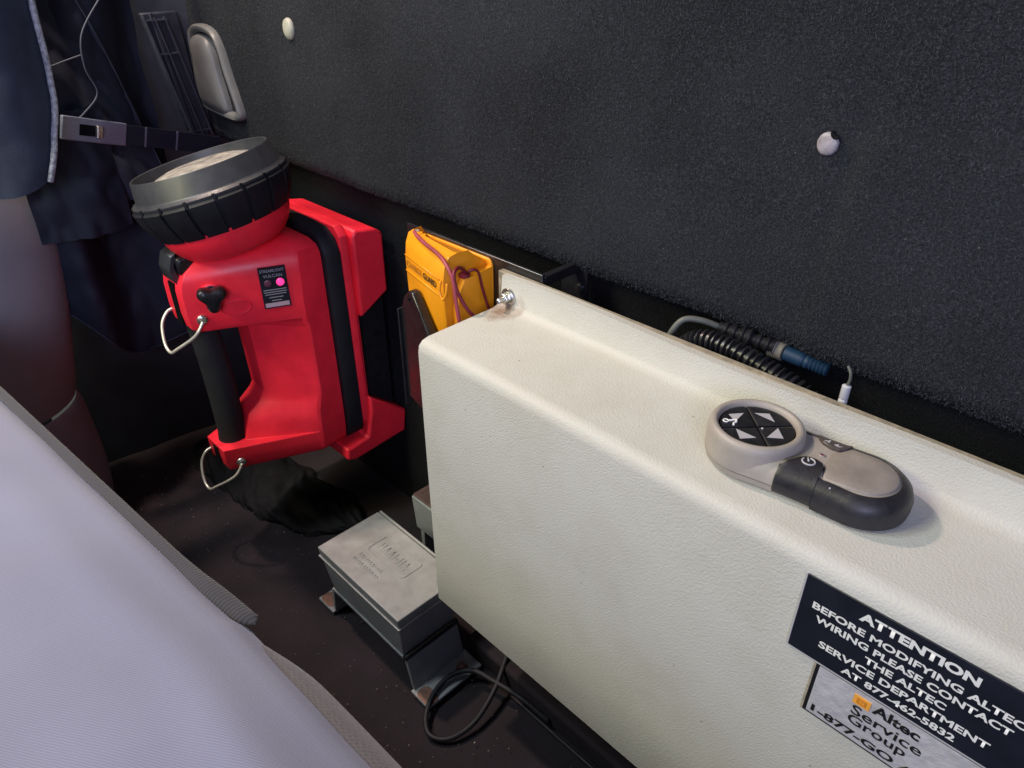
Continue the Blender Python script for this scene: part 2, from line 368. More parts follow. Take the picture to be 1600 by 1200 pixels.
# rounded left-front corner bead
def bolt(parent, c, nrm='y', r=.0075, m1='steel', name='bolt'):
    bm = BM(); s = -1
    lathe(bm, [(r, 0), (r, -.0012), (r*.95, -.0018)], c, 24, nrm)
    o = obj(name, bm, m1, parent, smooth=40)
    bm = BM(); lathe(bm, [(r*.62, -.0018), (r*.62, -.0062), (r*.5, -.007)], c, 6, nrm); obj('hex_head', bm, m1, o, bevel=.0004)
    bm = BM(); lathe(bm, [(r*.30, -.006), (r*.30, -.012), (r*.2, -.0128)], c, 12, nrm); obj('stud', bm, m1, o, smooth=40)
    return o
bolt(t, (-.3735, .3655, zof(.4165)))
# black caution plate
bm = BM(); box(bm, -.0785, .075, .2786, .2796, zof(.3445), zof(.3955))
sg = obj('caution_plate', bm, 'signblk', t, bevel=.0003); sg['label'] = 'black plate with white lettering'
bm = BM(); box(bm, -.0795, -.0787, .2787, .2795, zof(.3445), zof(.3955)); obj('plate_edge', bm, 'keyprint', sg)
bm = BM(); box(bm, -.0785, .075, .2787, .2795, zof(.3435), zof(.3443)); obj('plate_edge', bm, 'keyprint', sg)
def sline(body, x0, x1, z, h, par=None, m='signtxt', b=.018, y=.2784):
    return text('lettering', body, m, par or sg, frame((x0, y, zof(z)), (1, 0, 0), (0, 0, 1)), width=x1-x0, height=h, bold=b, x='LEFT')
sline('ATTENTION', -.0515, .0000, .3856, .0058, b=.045)
sline('BEFORE MODIFYING ALTEC', -.0725, .0205, .3768, .0045, b=.03)
sline('WIRING PLEASE CONTACT', -.0695, .0175, .3695, .0045, b=.03)
sline('THE ALTEC', -.0435, -.0070, .3622, .0045, b=.03)
sline('SERVICE DEPARTMENT', -.0645, .0130, .3550, .0045, b=.03)
sline('AT 877-462-5832', -.0512, .0010, .3476, .0045, b=.03)
# silver sticker below
bm = BM(); box(bm, -.0625, .075, .2790, .2797, zof(.3063), zof(.3430))
st = obj('service_sticker', bm, 'ink', t); st['label'] = 'silver foil sticker with black print and border'
bm = BM(); box(bm, -.0607, .075, .2786, .2789, zof(.3078), zof(.3428)); fo = obj('foil', bm, 'foil', st)
bm = BM(); box(bm, -.0636, -.0627, .2790, .2797, zof(.3060), zof(.3428)); obj('sticker_edge', bm, 'board', st)
bm = BM(); box(bm, -.0418, -.0337, .2782, .2785, zof(.3338), zof(.3400)); lg = obj('logo', bm, 'orange', st)
bm = BM()
for a in ((-.0400, -.0356, .3352, .3360), (-.0400, -.0356, .3380, .3388), (-.0400, -.0392, .3360, .3380), (-.0364, -.0356, .3360, .3380), (-.0384, -.0372, .3368, .3374)):
    box(bm, a[0], a[1], .2779, .2781, zof(a[2]), zof(a[3]))
obj('logo', bm, mat('logo line', (.55, .20, .02), .5), st)
sline('Altec', -.0325, -.0105, .3345, .0068, st, 'ink', .03, .2783)
sline('Service', -.0410, -.0075, .3260, .0068, st, 'ink', .012, .2783)
sline('Group', -.0412, -.0130, .3172, .0085, st, 'ink', .012, .2783)
sline('1-877-GO ALTEC', -.0585, .0180, .3098, .0052, st, 'ink', .03, .2783)

# board behind the flange, its steel strip and standoff bracket
bd = thing('mounting_board', 'thin tan plywood board behind the white flange', 'board', (0, 0, .14))
bm = BM(); box(bm, -.394, .2, .3735, .3795, -.0, .2905)
for v in bm.verts: pass
obj('panel', bm, 'board', bd, bevel=.0008)
sp = thing('steel_strip', 'grey flat steel strip running from behind the yellow unit to the flange', 'strip', (0, 0, .40))
bm = BM(); box(bm, -.520, -.352, .3802, .3832, -.03, .0365); obj('bar', bm, 'darkmetal', sp, bevel=.0006)
bm = BM(); box(bm, -.3585, -.352, .3835, .425, .026, .0345); ln = obj('standoff', bm, 'blackp', sp, bevel=.001)
bm = BM(); box(bm, -.372, -.345, .4250, .4290, -.004, .036); obj('standoff_foot', bm, 'blackp', sp, bevel=.001)
bm = BM(); lathe(bm, [(.004, .4250), (.004, .4235), (.003, .4228)], (-.3515, 0, .012), 16, 'y'); obj('rivet', bm, 'darkmetal', sp, smooth=40)

# ================================================================== REMOTE ON THE BOX
rm = thing('remote_control', 'beige and black handheld remote with round four-way pad lying on the white box', 'remote', (-.1385, .3225, .4073), R(8.5))
LN, RH, RE = .0575, .0258, .0247                                     # head centre to grip-end centre, radii
CY = .003
def wid(x): u = max(0, min(1, x/LN)); return RH+(RE-RH)*u-.0014*math.sin(u*math.pi)
def outline(d, n=24):
    pts = [((RH-d)*math.cos(R(90+180*i/n)), (RH-d)*math.sin(R(90+180*i/n))) for i in range(n+1)]
    pts += [(LN*i/12, -(wid(LN*i/12)-d)) for i in range(1, 12)]
    pts += [(LN+(RE-d)*math.cos(R(-90+180*i/n)), (RE-d)*math.sin(R(-90+180*i/n))) for i in range(n+1)]
    pts += [(LN*(1-i/12), wid(LN*(1-i/12))-d) for i in range(1, 12)]
    return pts
def cyof(x): return CY*(1-max(0, min(1, x/LN)))
def rring(d, z): return [(x, y+cyof(x), z) for x, y in outline(d)]
PR = [(.0040, .0006), (.0012, .0022), (.0000, .0060), (.0000, .0064), (.0000, .0105), (.0014, .0142), (.0042, .0168), (.0080, .0180), (.0140, .0184)]
bm = BM(); loft(bm, [rring(d, z) for d, z in PR[:3]]); obj('base', bm, 'beige', rm, smooth=40)
bm = BM(); loft(bm, [rring(.0006, .0058), rring(.0006, .0068)]); obj('seam', bm, 'hole', rm)
bm = BM(); loft(bm, [rring(d, z) for d, z in [(0, .0066)]+PR[4:]]); obj('shell', bm, 'beige', rm, smooth=60)
bm = BM(); lathe(bm, [(.0262, .0085), (.0261, .0195), (.0256, .0222), (.0244, .0240), (.0226, .0246), (.0212, .0238), (.0206, .0220), (.0203, .0150)], (0, CY, 0), 72); obj('pad_ring', bm, 'beige', rm, smooth=60)
bm = BM(); lathe(bm, [(.0206, .0140), (.0206, .0206)], (0, CY, 0), 48); obj('pad_well', bm, 'hole', rm)
TRI = [((-5.9, 11.8), (1.2, 16.1), (6.6, 9.8)), ((-17.4, 1.9), (-10.9, 8.1), (-11.5, -2.7)), ((-8.4, -9.4), (3.7, -10.9), (-3.0, -17.0)), ((8.4, -7.2), (10.1, 5.1), (16.0, -2.9))]
for q in range(4):
    bm = BM(); A = R(38.5+90*q); n = 14
    base = [(.0201*math.cos(A+R(90)*i/n), .0201*math.sin(A+R(90)*i/n)) for i in range(n+1)]
    cx, cy = math.cos(A+R(45)), math.sin(A+R(45))
    poly = [(x*.965+cx*.0005, y*.965+cy*.0005) for x, y in base]+[(cx*.0009, cy*.0009)]
    inner = [(x*.94+cx*.0010, y*.94+cy*.0010) for x, y in poly]
    loft(bm, [[(x, y+CY, .0200) for x, y in poly], [(x, y+CY, .0214) for x, y in poly], [(x, y+CY, .0219) for x, y in inner]])
    k = obj('key', bm, 'key', rm, smooth=40)
    bm = BM(); prism(bm, [(a*.00098, b*.00098+CY) for a, b in TRI[q]], .02191, .02205); obj('arrow', bm, 'keyprint', k)
    if q == 1:
        bm = BM(); P0 = Vector((-.0158, -.0052+CY)); zz = .0222
        tube(bm, [Vector((P0.x+.0014*math.cos(R(a)), P0.y+.0014*math.sin(R(a)), zz)) for a in range(0, 360, 30)], .0004, 6, True)
        tube(bm, smoothpath([(P0.x+.0012, P0.y+.0008, zz), (P0.x+.0026, P0.y+.0022, zz), (P0.x+.0042, P0.y+.0042, zz), (P0.x+.0052, P0.y+.0020, zz), (P0.x+.0046, P0.y+.0004, zz), (P0.x+.0052, P0.y-.0018, zz)], 5), .0006, 6)
        obj('hitch_icon', bm, 'keywhite', k, smooth=179)
bm = BM(); lathe(bm, [(.0007, .0200), (.0007, .0222), (.0004, .0225)], (.0032, CY-.0006, 0), 10); obj('pad_pin', bm, 'keyprint', rm, smooth=40)
def profpt(d): # shell height at inset d
    for (d0, z0), (d1, z1) in zip(PR[4:], PR[5:]):
        if d <= d1: return z0+(z1-z0)*(d-d0)/max(1e-6, d1-d0)
    return PR[-1][1]
def band(x0, x1, dmax, off):
    path = [(x0+(LN-x0)*i/14, -1, None) for i in range(14)]+[(LN, 0, R(-90+180*i/40)) for i in range(41)]+[(LN+(x1-LN)*i/14, 1, None) for i in range(1, 15)]
    pr = [(.0034, .0008), (.0006-off, .0022), (-off, .0062), (-off, .0105), (.0014-off, .0142+off*.5), (.0042-off*.5, .0168+off), (dmax-.0006, profpt(dmax)+off), (dmax, profpt(dmax)+off*.3), (dmax, .012), (.006, .004)]
    rings = []
    for x, sd, a in path:
        if a is None: rings.append([(x, sd*(wid(x)-d)+cyof(x), z) for d, z in pr])
        else: rings.append([(LN+(RE-d)*math.cos(a), (RE-d)*math.sin(a), z) for d, z in pr])
    return rings
bm = BM(); loft(bm, band(.0405, .0200, .0068, .0006)); obj('grip', bm, 'softblk', rm, smooth=50)
bm = BM(); P = [(LN+(RE-.0078)*math.cos(R(a)), (RE-.0078)*math.sin(R(a))) for a in range(-90, 91, 9)]
P = [(.0425, -.0172)]+P+[(.0470, .0172), (.0400, .0060), (.0400, -.0085)]
loft(bm, [[(x, y, .0160) for x, y in P], [(x, y, .0186) for x, y in P], [(LN+.0+(x-LN)*.95, y*.95, .0192) for x, y in P], [(LN+(x-LN)*.6, y*.6, .0194) for x, y in P]]); obj('top_plate', bm, 'beige2', rm, smooth=60)
def interp(tab, x):
    for (a, b), (c, d) in zip(tab, tab[1:]):
        if a <= x <= c: return b+(d-b)*(x-a)/(c-a)
    return tab[-1][1] if x > tab[-1][0] else tab[0][1]
def saddle(tab, side, name, m_, low, off):
    bm = BM(); rings = []; n = 22; x0, x1 = tab[0][0], tab[-1][0]
    for i in range(n+1):
        x = x0+(x1-x0)*i/n; yi = interp(tab, x)                      # inner reach, distance from centre line
        D = wid(x)-yi; cy = cyof(x)
        ds = [-off, -off, .0014-off, .0042-off*.4]
        zs = [.0062, .0105, .0142+off*.6, .0168+off]
        pts = [(wid(x)-.0006, low)]+[(wid(x)-min(d, D), z if d < D else profpt(D)+off) for d, z in zip(ds, zs)]
        Dm = max(D, .0052)
        pts += [(wid(x)-(.0042+(Dm-.0042)*f), profpt(.0042+(Dm-.0042)*f)+off+.0012*(1 if f < 1 else .6)*min(1, (Dm-.0042)/.004)) for f in (.35, .7, .93, 1.0)]
        pts += [(wid(x)-Dm, .0150), (wid(x)-.004, .0080)]
        rings.append([(x, side*y+cy, z) for y, z in pts])
    loft(bm, rings); return obj(name, bm, m_, rm, smooth=40)
pk = saddle([(.0205, .0215), (.0235, .0150), (.0280, .0085), (.0310, .0062), (.0350, .0058), (.0385, .0072), (.0402, .0100)], -1, 'power_key', 'softblk', .0030, .0010)
bm = BM(); cx, cy, zz = .0325, -.0098, .0206
tube(bm, [Vector((cx+.0032*math.cos(R(a)), cy+.0030*math.sin(R(a)), zz)) for a in range(150, 451, 15)], .0005, 6)
tube(bm, [Vector((cx, cy, zz)), Vector((cx-.0012, cy+.0030, zz))], .0005, 6)
obj('power_icon', bm, 'keyprint', pk, smooth=179)
hk = saddle([(.0285, .0200), (.0300, .0150), (.0330, .0115), (.0380, .0092), (.0420, .0095), (.0450, .0125), (.0472, .0180)], 1, 'horn_key', 'hornkey', .0050, .0009)
bm = BM(); dx_, dy_, zz = .0012, .0012, .0202
prism(bm, [(.0322+dx_, .0135+dy_), (.0335+dx_, .0135+dy_), (.0350+dx_, .0152+dy_), (.0350+dx_, .0118+dy_), (.0336+dx_, .0128+dy_), (.0322+dx_, .0126+dy_)], zz, zz+.0002); prism(bm, [(.0372+dx_, .0120+dy_), (.0395+dx_, .0138+dy_), (.0398+dx_, .0118+dy_), (.0418+dx_, .0128+dy_), (.0402+dx_, .0108+dy_), (.0385+dx_, .0100+dy_), (.0384+dx_, .0114+dy_)], zz, zz+.0002)
obj('horn_icon', bm, 'keyprint', hk)
bm = BM(); lathe(bm, [(.0016, .0180), (.0016, .0189), (.0012, .0192), (.0010, .0186)], (.0360, .0025, 0), 16); io = obj('indicator', bm, 'beige', rm, smooth=40)
bm = BM(); lathe(bm, [(.0011, .0186), (.0011, .01905)], (.0360, .0025, 0), 12); obj('indicator_lens', bm, 'ledoff', io)
for k_ in range(3):
    bm = BM(); lathe(bm, [(.0006, .0160), (.0005, .0171), (.0002, .0173)], (.047+.0045*k_, -.0200, 0), 8); obj('wear_spot', bm, 'keyprint', rm, smooth=60)

# ================================================================== CABLES BEHIND THE FLANGE
bm = BM(); P = smoothpath([(-.240, .398, .405), (-.222, .396, .424), (-.198, .395, .4275), (-.170, .394, .4235), (-.143, .393, .417), (-.115, .391, .405), (-.09, .39, .39)], 30)
tot = len(P)
tube(bm, P, lambda t: .0062+.0013*(1 if math.sin(t*2*math.pi*38) > 0 else -1)*1, 16)
tag(obj('corrugated_conduit', bm, 'conduit', smooth=60), 'black corrugated conduit curving behind the white flange', 'conduit')
gc = thing('grey_cable', 'thin grey cable arching into ribbed black strain reliefs behind the flange', 'cable', (0, 0, 0))
T('sheath', [(-.249, .392, .400), (-.244, .394, .419), (-.238, .400, .432), (-.228, .408, .4325), (-.217, .417, .4275)], .0022, 'greycable', gc)
bm = BM(); P = [Vector((-.219+.038*i/40, .417+.008*i/40, .4275-.004*i/40)) for i in range(41)]
tube(bm, P, lambda t: .0042+(.0012 if int(t*13) % 2 else 0)+(.0018 if .42 < t < .6 else 0), 14); obj('strain_relief', bm, 'conduit', gc, smooth=50)
bc = thing('blue_connector', 'blue ribbed cable connector with tan collar tucked under the carpet', 'connector', (0, 0, 0))
bm = BM(); P = [Vector((-.1850+.010*i/12, .428, .4205)) for i in range(13)]; tube(bm, P, lambda t: .0058+(.0005 if int(t*12) % 2 else 0), 14); obj('collar', bm, 'tanp', bc, smooth=50)
bm = BM(); P = [Vector((-.1745+.029*i/24, .428+.004*i/24, .4205-.003*i/24)) for i in range(25)]; tube(bm, P, lambda t: .0052 if t < .4 else .0040+(.0011 if int(t*22) % 2 else 0), 14); obj('plug_body', bm, 'bluep', bc, smooth=50)
cw = thing('crimped_wire', 'short wire ending in a silver crimp sleeve above the flange', 'wire', (-.119, .39, .40))
bm = BM(); lathe(bm, [(.0016, .018), (.0026, .0185), (.0026, .0260), (.0022, .0268), (.0026, .0276), (.0026, .0355), (.0014, .0362)], (0, 0, 0), 14); obj('sleeve', bm, mat('crimp aluminium', (.70, .70, .74), .35, metal=.25, var=.1), cw, smooth=40)
T('strand', [(0, 0, .035), (.0008, 0, .040), (.000, 0, .0445), (-.0025, .001, .0475)], .0009, 'greycable', cw, n=8)
T('tail', [(0, 0, .020), (-.0005, .001, .010), (.001, .004, -.01)], .0022, 'blackcable', cw, n=8)

# ================================================================== YELLOW UNIT
cg = thing('charge_unit', 'yellow plastic charging unit with black clip at the end of the white box', 'charger', (-.440, .380, .30))
def cgl(x, y, z): return (x+.440, y-.380, z-.30)
bm = BM(); prism(bm, rounded(-.5005, -.4060, .33, .4345, .006), .3775, .3800, 'y')
for v in bm.verts: v.co += Vector((.440, -.380, -.30))
obj('back_plate', bm, 'yellow', cg, bevel=.0008)
def fy(x): return .3470-.016*(x+.482)/.070                              # slanted front
def cgsec(x, k_):
    pr = [(1.0, .33), (.17, .33), (.05, .372), (.01, .405), (0, .425), (.05, .4370), (.17, .4445), (.36, .4460), (.58, .4405), (1.0, .4325)]
    f0 = fy(x); return [cgl(x, .3775+(f0+(.3775-f0)*a-.3775)*k_, z) for a, z in pr]
bm = BM(); loft(bm, [cgsec(-.4835, .5), cgsec(-.4825, .95), cgsec(-.480, 1), cgsec(-.4180, 1), cgsec(-.4150, .96), cgsec(-.4135, .62)]); obj('housing', bm, 'yellow', cg, smooth=40)
bm = BM(); loft(bm, [[cgl(x, .3775+(y-.3775)*k_, z) for y, z in ((.3775, .33), (.342, .33), (.341, .40), (.343, .415), (.350, .4265), (.3775, .4290))] for x, k_ in ((-.4135, 1), (-.4075, .98), (-.4058, .8))])
obj('side_cheek', bm, 'yellow', cg, smooth=40)
bm = BM(); lathe(bm, [(.0062, 0), (.0062, .0012), (.0050, .0020)], (0, 0, 0), 20, 'x'); cc = obj('screw_recess', bm, 'yellow', cg, smooth=40, loc=cgl(-.4128, .3480, .4130))
exy = Vector((.070, -.016, 0)).normalized()
for zz in (.4135, .4275):
    bm = BM(); a, b = Vector(cgl(-.480, fy(-.480)-.0002, zz)), Vector(cgl(-.4185, fy(-.4185)-.0002, zz)); tube(bm, [a, b], .0006, 6); obj('moulding_line', bm, 'yellow', cg, smooth=179)
def yt(body, x, z, wd_, m_): return text('lettering', body, m_, cg, frame(cgl(x, fy(x)-.0004, z), exy, (0, 0, 1)), width=wd_, height=.0058, bold=.03, x='LEFT')
yt('CHARGE', -.4785, .4180, .0300, 'yfade'); yt('GUARD', -.4470, .4178, .0240, 'yprint')
for xx in (-.4105,):
    f0 = fy(xx); bm = BM(); tube(bm, smoothpath([cgl(xx+.0040, f0-.0002, .428), cgl(xx+.0040, f0-.0016, .420), cgl(xx, f0-.0020, .414), cgl(xx-.0040, f0-.0016, .420), cgl(xx-.0036, f0-.0002, .428)], 6), .0011, 8); obj('terminal_hook', bm, 'yellow', cg, smooth=179)
for dx in (0, .006, .012):
    bm = BM(); lathe(bm, [(.0032, .0), (.0032, .0022), (.0022, .0034)], cgl(-.478+dx, .3590-dx*.2, .4425), 12); obj('terminal_stud', bm, 'yellow' if dx else 'cream', cg, smooth=50)
bm = BM(); lathe(bm, [(.0048, 0), (.0048, .0025), (.0030, .0035)], cgl(-.4105, .352, .4265), 12); obj('terminal_stud', bm, 'redwire', cg, smooth=50)
bm = BM(); CP = [(-.4800, .29), (-.4800, .378), (-.4700, .3960), (-.4600, .4045), (-.4530, .4050), (-.4420, .394), (-.4140, .364), (-.4140, .29)]
loft(bm, [[cgl(x, fy(x)-.0100, z) for x, z in CP], [cgl(x, fy(x)-.0010, z) for x, z in CP]]); cl = obj('clip', bm, 'blackp', cg, bevel=.0018)
bm = BM(); lathe(bm, [(.0012, -.0005), (.0012, .0012)], cgl(-.4585, fy(-.4585)-.0108, .3975), 10, 'y'); obj('clip_hole', bm, 'hole', cl)
bm = BM(); x = -.4822; a, b, c = cgl(x, fy(x)-.0130, .320), cgl(x+.0018, fy(x)+.004, .320), 0; box(bm, a[0], b[0], a[1], b[1], -.02, .080); obj('clip_edge', bm, 'rubber', cl, bevel=.0006)
wr = 'red wire looping over the yellow unit'
def wirething(name, label, pts, r, m_): return tag(T(name, pts, r, m_), label, 'wire')
wirething('red_wire', 'pink-red wire arching from the top stud of the yellow unit down behind the white box', [(-.472, .352, .4480), (-.462, .347, .4480), (-.445, .342, .4470), (-.424, .337, .4460), (-.4080, .3320, .4430), (-.3985, .3300, .4340), (-.3950, .3290, .4180), (-.3920, .3290, .400), (-.390, .330, .38)], .0016, 'pinkwire')
wirething('red_wire', 'dark red wire looped from the side stud down past the thick arching wire', [(-.409, .352, .4305), (-.4060, .345, .4370), (-.4020, .337, .4400), (-.3985, .3310, .4370), (-.3950, .3310, .4250), (-.3890, .3350, .411), (-.3850, .342, .400), (-.384, .347, .385)], .0015, 'redwire')
wirething('thin_red_wire', 'thinnest red wire running down the cheek of the yellow unit to the bolt corner', [(-.408, .354, .431), (-.4055, .358, .432), (-.4045, .362, .428), (-.4042, .365, .415), (-.402, .368, .400), (-.397, .370, .385)], .0011, 'redwire')

# ================================================================== RED FLASHLIGHT
XC, YC = -.722, .288
fl = thing('flashlight', 'red lantern flashlight with black grip and wide grey bezel facing up', 'flashlight', (XC, YC, .13))
def F_(x, y, z): return (x, y-YC, z-.13)
def sect(z, wf, yf, w2, ye, yr, ch=.006):
    p = [(-wf, yf), (wf, yf), (w2-.002, ye-.004), (w2, ye), (w2-.004, yr), (-w2+.004, yr), (-w2, ye), (-w2+.002, ye-.004)]
    return [F_(x, y, z) for x, y in p]
bm = BM()
rings = [sect(.1265, .012, .262, .050, .336, .362), sect(.1310, .0185, .236, .060, .334, .366), sect(.1360, .0200, .2335, .064, .334, .367), sect(.150, .0205, .2325, .066, .334, .367), sect(.1605, .0205, .2325, .0665, .334, .367),
         sect(.1615, .0195, .262, .0665, .334, .367), sect(.175, .018, .266, .067, .334, .367), sect(.190, .016, .272, .067, .335, .367), sect(.200, .015, .2880, .067, .337, .367), sect(.212, .015, .2965, .067, .340, .367), sect(.25, .015, .2955, .067, .340, .367), sect(.298, .015, .2935, .067, .340, .367),
         sect(.3045, .016, .286, .067, .337, .367), sect(.3095, .0195, .240, .067, .337, .367), sect(.315, .0215, .2335, .067, .337, .367), sect(.33, .022, .2315, .067, .337, .367), sect(.355, .022, .2315, .067, .338, .367), sect(.365, .022, .2335, .067, .338, .367), sect(.374, .021, .239, .066, .339, .367),
         sect(.382, .020, .250, .063, .341, .366), sect(.389, .018, .262, .055, .343, .362), sect(.392, .014, .272, .044, .343, .356)]
loft(bm, rings); body = obj('body', bm, 'red', fl, bevel=.0028, seg=3)
# moulded thumb recess next to the knob
bm = BM(); d25 = Vector((.0450, .1065, 0)).normalized(); nf = Vector((d25.y, -d25.x, 0))
def side_pt(s, z, off=0):                                     # point on the flared +x side, s metres behind the arm front
    p = Vector((.022, .2315, z))+d25*s+nf*off; return p
tb = []
for k_ in range(24):
    a = 2*math.pi*k_/24; tb.append(side_pt(.049+.013*math.cos(a)*(1.3 if math.cos(a) < 0 else 1), .3335+.0075*math.sin(a), .0006))
tube(bm, [Vector(F_(*p)) for p in tb], .0009, 6, True); obj('thumb_recess_rim', bm, 'red', body, smooth=179)
# dark slot between the fork cheeks of the arms
bm = BM(); box(bm, -.0065, .0065, .2308-YC, .250-YC, .316-.13, .362-.13); obj('fork_slot', bm, 'hole', body)
bm = BM(); box(bm, -.0065, .0065, .2318-YC, .250-YC, .1365-.13, .1575-.13); obj('fork_slot', bm, 'hole', body)
# latch lever over the fork
bm = BM(); loft(bm, [[F_(x, y, z) for x, y, z in ((-w_, y_, z_), (w_, y_, z_), (w_, y_+.006, z_+.003), (-w_, y_+.006, z_+.003))] for w_, y_, z_ in ((.012, .2385, .356), (.0125, .2305, .366), (.0125, .2285, .378), (.0125, .2330, .391), (.011, .246, .398), (.010, .262, .399))])
lt = obj('latch_lever', bm, 'greyp', fl, bevel=.0012)
bm = BM(); box(bm, -.010, .0185, .236-YC, .262-YC, .372-.13, .390-.13); obj('latch_block', bm, 'blackp', lt, bevel=.003)
# foam grip between the arms
bm = BM(); P = [Vector(F_(0, .2500+.003*math.sin(math.pi*i/24)+.004*i/24, .316-.166*i/24)) for i in range(25)]
tube(bm, P, lambda t: .0148+.0012*math.sin(t*math.pi)+.002*ss(.85, 1, t), 24, sy=.92); obj('grip', bm, 'foam', fl, smooth=60)
bm = BM(); box(bm, -.004, .004, .2620-YC, .2660-YC, .162-.13, .312-.13)
for v in bm.verts: v.co.y += .004*math.sin((v.co.z-.03)/.15*math.pi)
obj('grip_spine', bm, 'red', fl, bevel=.0015)
# knob, screws, wire rings
def disc_on_side(s, z, prof, n, m_, name, parent, rot=0):
    c = side_pt(s, z); bm = BM(); rings = []
    for r_, h in prof:
        ring = []
        for k_ in range(n):
            a = 2*math.pi*k_/n+rot; rr = r_(a) if callable(r_) else r_
            ring.append(F_(*(c+d25*rr*math.cos(a)+Vector((0, 0, 1))*rr*math.sin(a)+nf*h)))
        rings.append(ring)
    loft(bm, rings); return obj(name, bm, m_, parent, smooth=45)
lobes = lambda k_: (lambda a: k_*(.0112+.0030*math.cos(3*(a+R(92)))))
kn = disc_on_side(.0275, .3515, [(.010, 0), (.010, .004), (lobes(.98), .0042), (lobes(1.08), .006), (lobes(1.08), .0135), (lobes(.9), .0165), (lobes(.55), .0172)], 48, 'blackp', 'knob', fl)
disc_on_side(.0275, .3515, [(.0118, 0), (.0118, .0022), (.0108, .003)], 32, 'red', 'knob_boss', fl)
for s_, z_ in ((.0130, .3255), (.0165, .1430)):
    sc = disc_on_side(s_, z_, [(.0056, 0), (.0056, .0012), (.0048, .0026), (.0034, .0032), (.0030, .0014), (.0012, .0012)], 24, 'steel', 'screw', fl)
    for yy in (0,):
        q = side_pt(s_, z_)
        T('wire_ring', [F_(q.x+.003, q.y-.001, z_-.001), F_(q.x+.002, q.y-.012, z_-.014), F_(.012, .2165, z_-.030), F_(.002, .2125, z_-.036), F_(-.010, .2130, z_-.030), F_(-.0215, .2190, z_-.014), F_(-.0235, .228, z_-.003), F_(-.0225, .237, z_-.001)], .00165, 'wire', fl, n=8)
# rating label on the flared side
def lq(s, z, off): return F_(*side_pt(s, z, off))
bm = BM(); L_ = [(.0745, .3715), (.1015, .3715), (.1015, .3265), (.0745, .3265)]
bm = BM(); loft(bm, [[lq(s, z, -.001) for s, z in L_], [lq(s, z, .0016) for s, z in L_]]); lb = obj('rating_label', bm, 'signblk', fl)
def lt_(body, s0, s1, z, h, m_='stickertxt'):
    o_ = Vector(lq(s0, z, .0019)); return text('small_print', body, m_, lb, frame(o_, d25, (0, 0, 1)), width=s1-s0, height=h, bold=.01, x='LEFT')
lt_('STREAMLIGHT', .0760, .1000, .3662, .0032); lt_('VULCAN', .0785, .0975, .3605, .0034)
for i_, zz in enumerate((.3465, .3440, .3415, .3380, .3345)):                # unreadable fine print: thin bars
    bm = BM(); a_, b_ = ((.0765, .0995), (.0765, .0995), (.0775, .0985), (.081, .095), (.083, .093))[i_]
    loft(bm, [[lq(s, z, .0017) for s, z in ((a_, zz), (b_, zz), (b_, zz+.0009), (a_, zz+.0009))], [lq(s, z, .0020) for s, z in ((a_, zz), (b_, zz), (b_, zz+.0009), (a_, zz+.0009))]]); obj('small_print', bm, 'stickertxt', lb)
bm = BM(); Q = [(.0760, .3325), (.1000, .3325), (.1000, .3280), (.0760, .3280)]; loft(bm, [[lq(s, z, .0017) for s, z in Q], [lq(s, z, .0021) for s, z in Q]]); obj('serial_strip', bm, 'pale', lb)
disc_on_side(.0820, .3545, [(.0036, .0015), (.0036, .0024), (.0020, .0030)], 20, 'ledoff', 'charge_lamp', lb)
disc_on_side(.0945, .3545, [(.0040, .0015), (.0040, .0024), (.0022, .0032)], 20, 'ledon', 'charge_lamp', lb)
# head
hd = bpy.data.objects.new('head', None); COL.objects.link(hd); hd.parent = fl; hd.empty_display_size = .02; hd.location = (.0135, .0130, .3945-.13); hd.rotation_euler = (R(9), R(-11), 0)
HZ = .388
bm = BM(); lathe(bm, [(.036, .3790), (.0455, .3815), (.0525, .3855), (.0580, .3915), (.0620, .3985), (.0645, .4060), (.0650, .4120)], (0, 0, 0), 72); obj('collar', bm, 'red', hd, smooth=60, loc=(0, 0, -HZ))
bm = BM(); NS = 18; rings = []
for r_, h in ((.0620, .4075), (.0665, .4095), (.0715, .4180), (.0765, .4310), (.0784, .4410), (.0755, .4440)):
    ring = []
    for s_ in range(NS):
        for fr, dr in ((0, 0), (.22, 0), (.44, 0), (.66, 0), (.86, 0), (.87, -.0028), (.99, -.0028)):
            a = 2*math.pi*(s_+fr)/NS; rr = r_+(dr if .409 < h < .4425 else 0); ring.append((rr*math.cos(a), rr*math.sin(a), h))
    rings.append(ring)
loft(bm, rings); obj('grip_ring', bm, 'rubber', hd, smooth=35, loc=(0, 0, -HZ))
bm = BM(); lathe(bm, [(.0725, .4435), (.0762, .4440), (.0765, .4462), (.0740, .4476), (.0725, .4485), (.0712, .4500), (.0680, .4680), (.0672, .4688), (.0660, .4682), (.0645, .4590), (.0636, .4570)], (0, 0, 0), 96, capa=False, capb=False); obj('bezel', bm, 'greyp', hd, smooth=40, loc=(0, 0, -HZ))
for s_ in range(NS):                                                          # castellated tabs of the rubber ring over the bezel lip
    bm = BM(); a0 = 2*math.pi*(s_+.90)/NS
    pr = [(r_*math.cos(a0+da), r_*math.sin(a0+da), z) for z in (.4400, .4470) for r_, da in ((.0740, -.018), (.0770, -.018), (.0770, .018), (.0740, .018))]
    v = [bm.verts.new(p) for p in pr]
    for f in ((0, 1, 2, 3), (7, 6, 5, 4), (0, 4, 5, 1), (1, 5, 6, 2), (2, 6, 7, 3), (3, 7, 4, 0)): bm.faces.new([v[i] for i in f])
    obj('ring_tab', bm, 'rubber', hd, loc=(0, 0, -HZ))
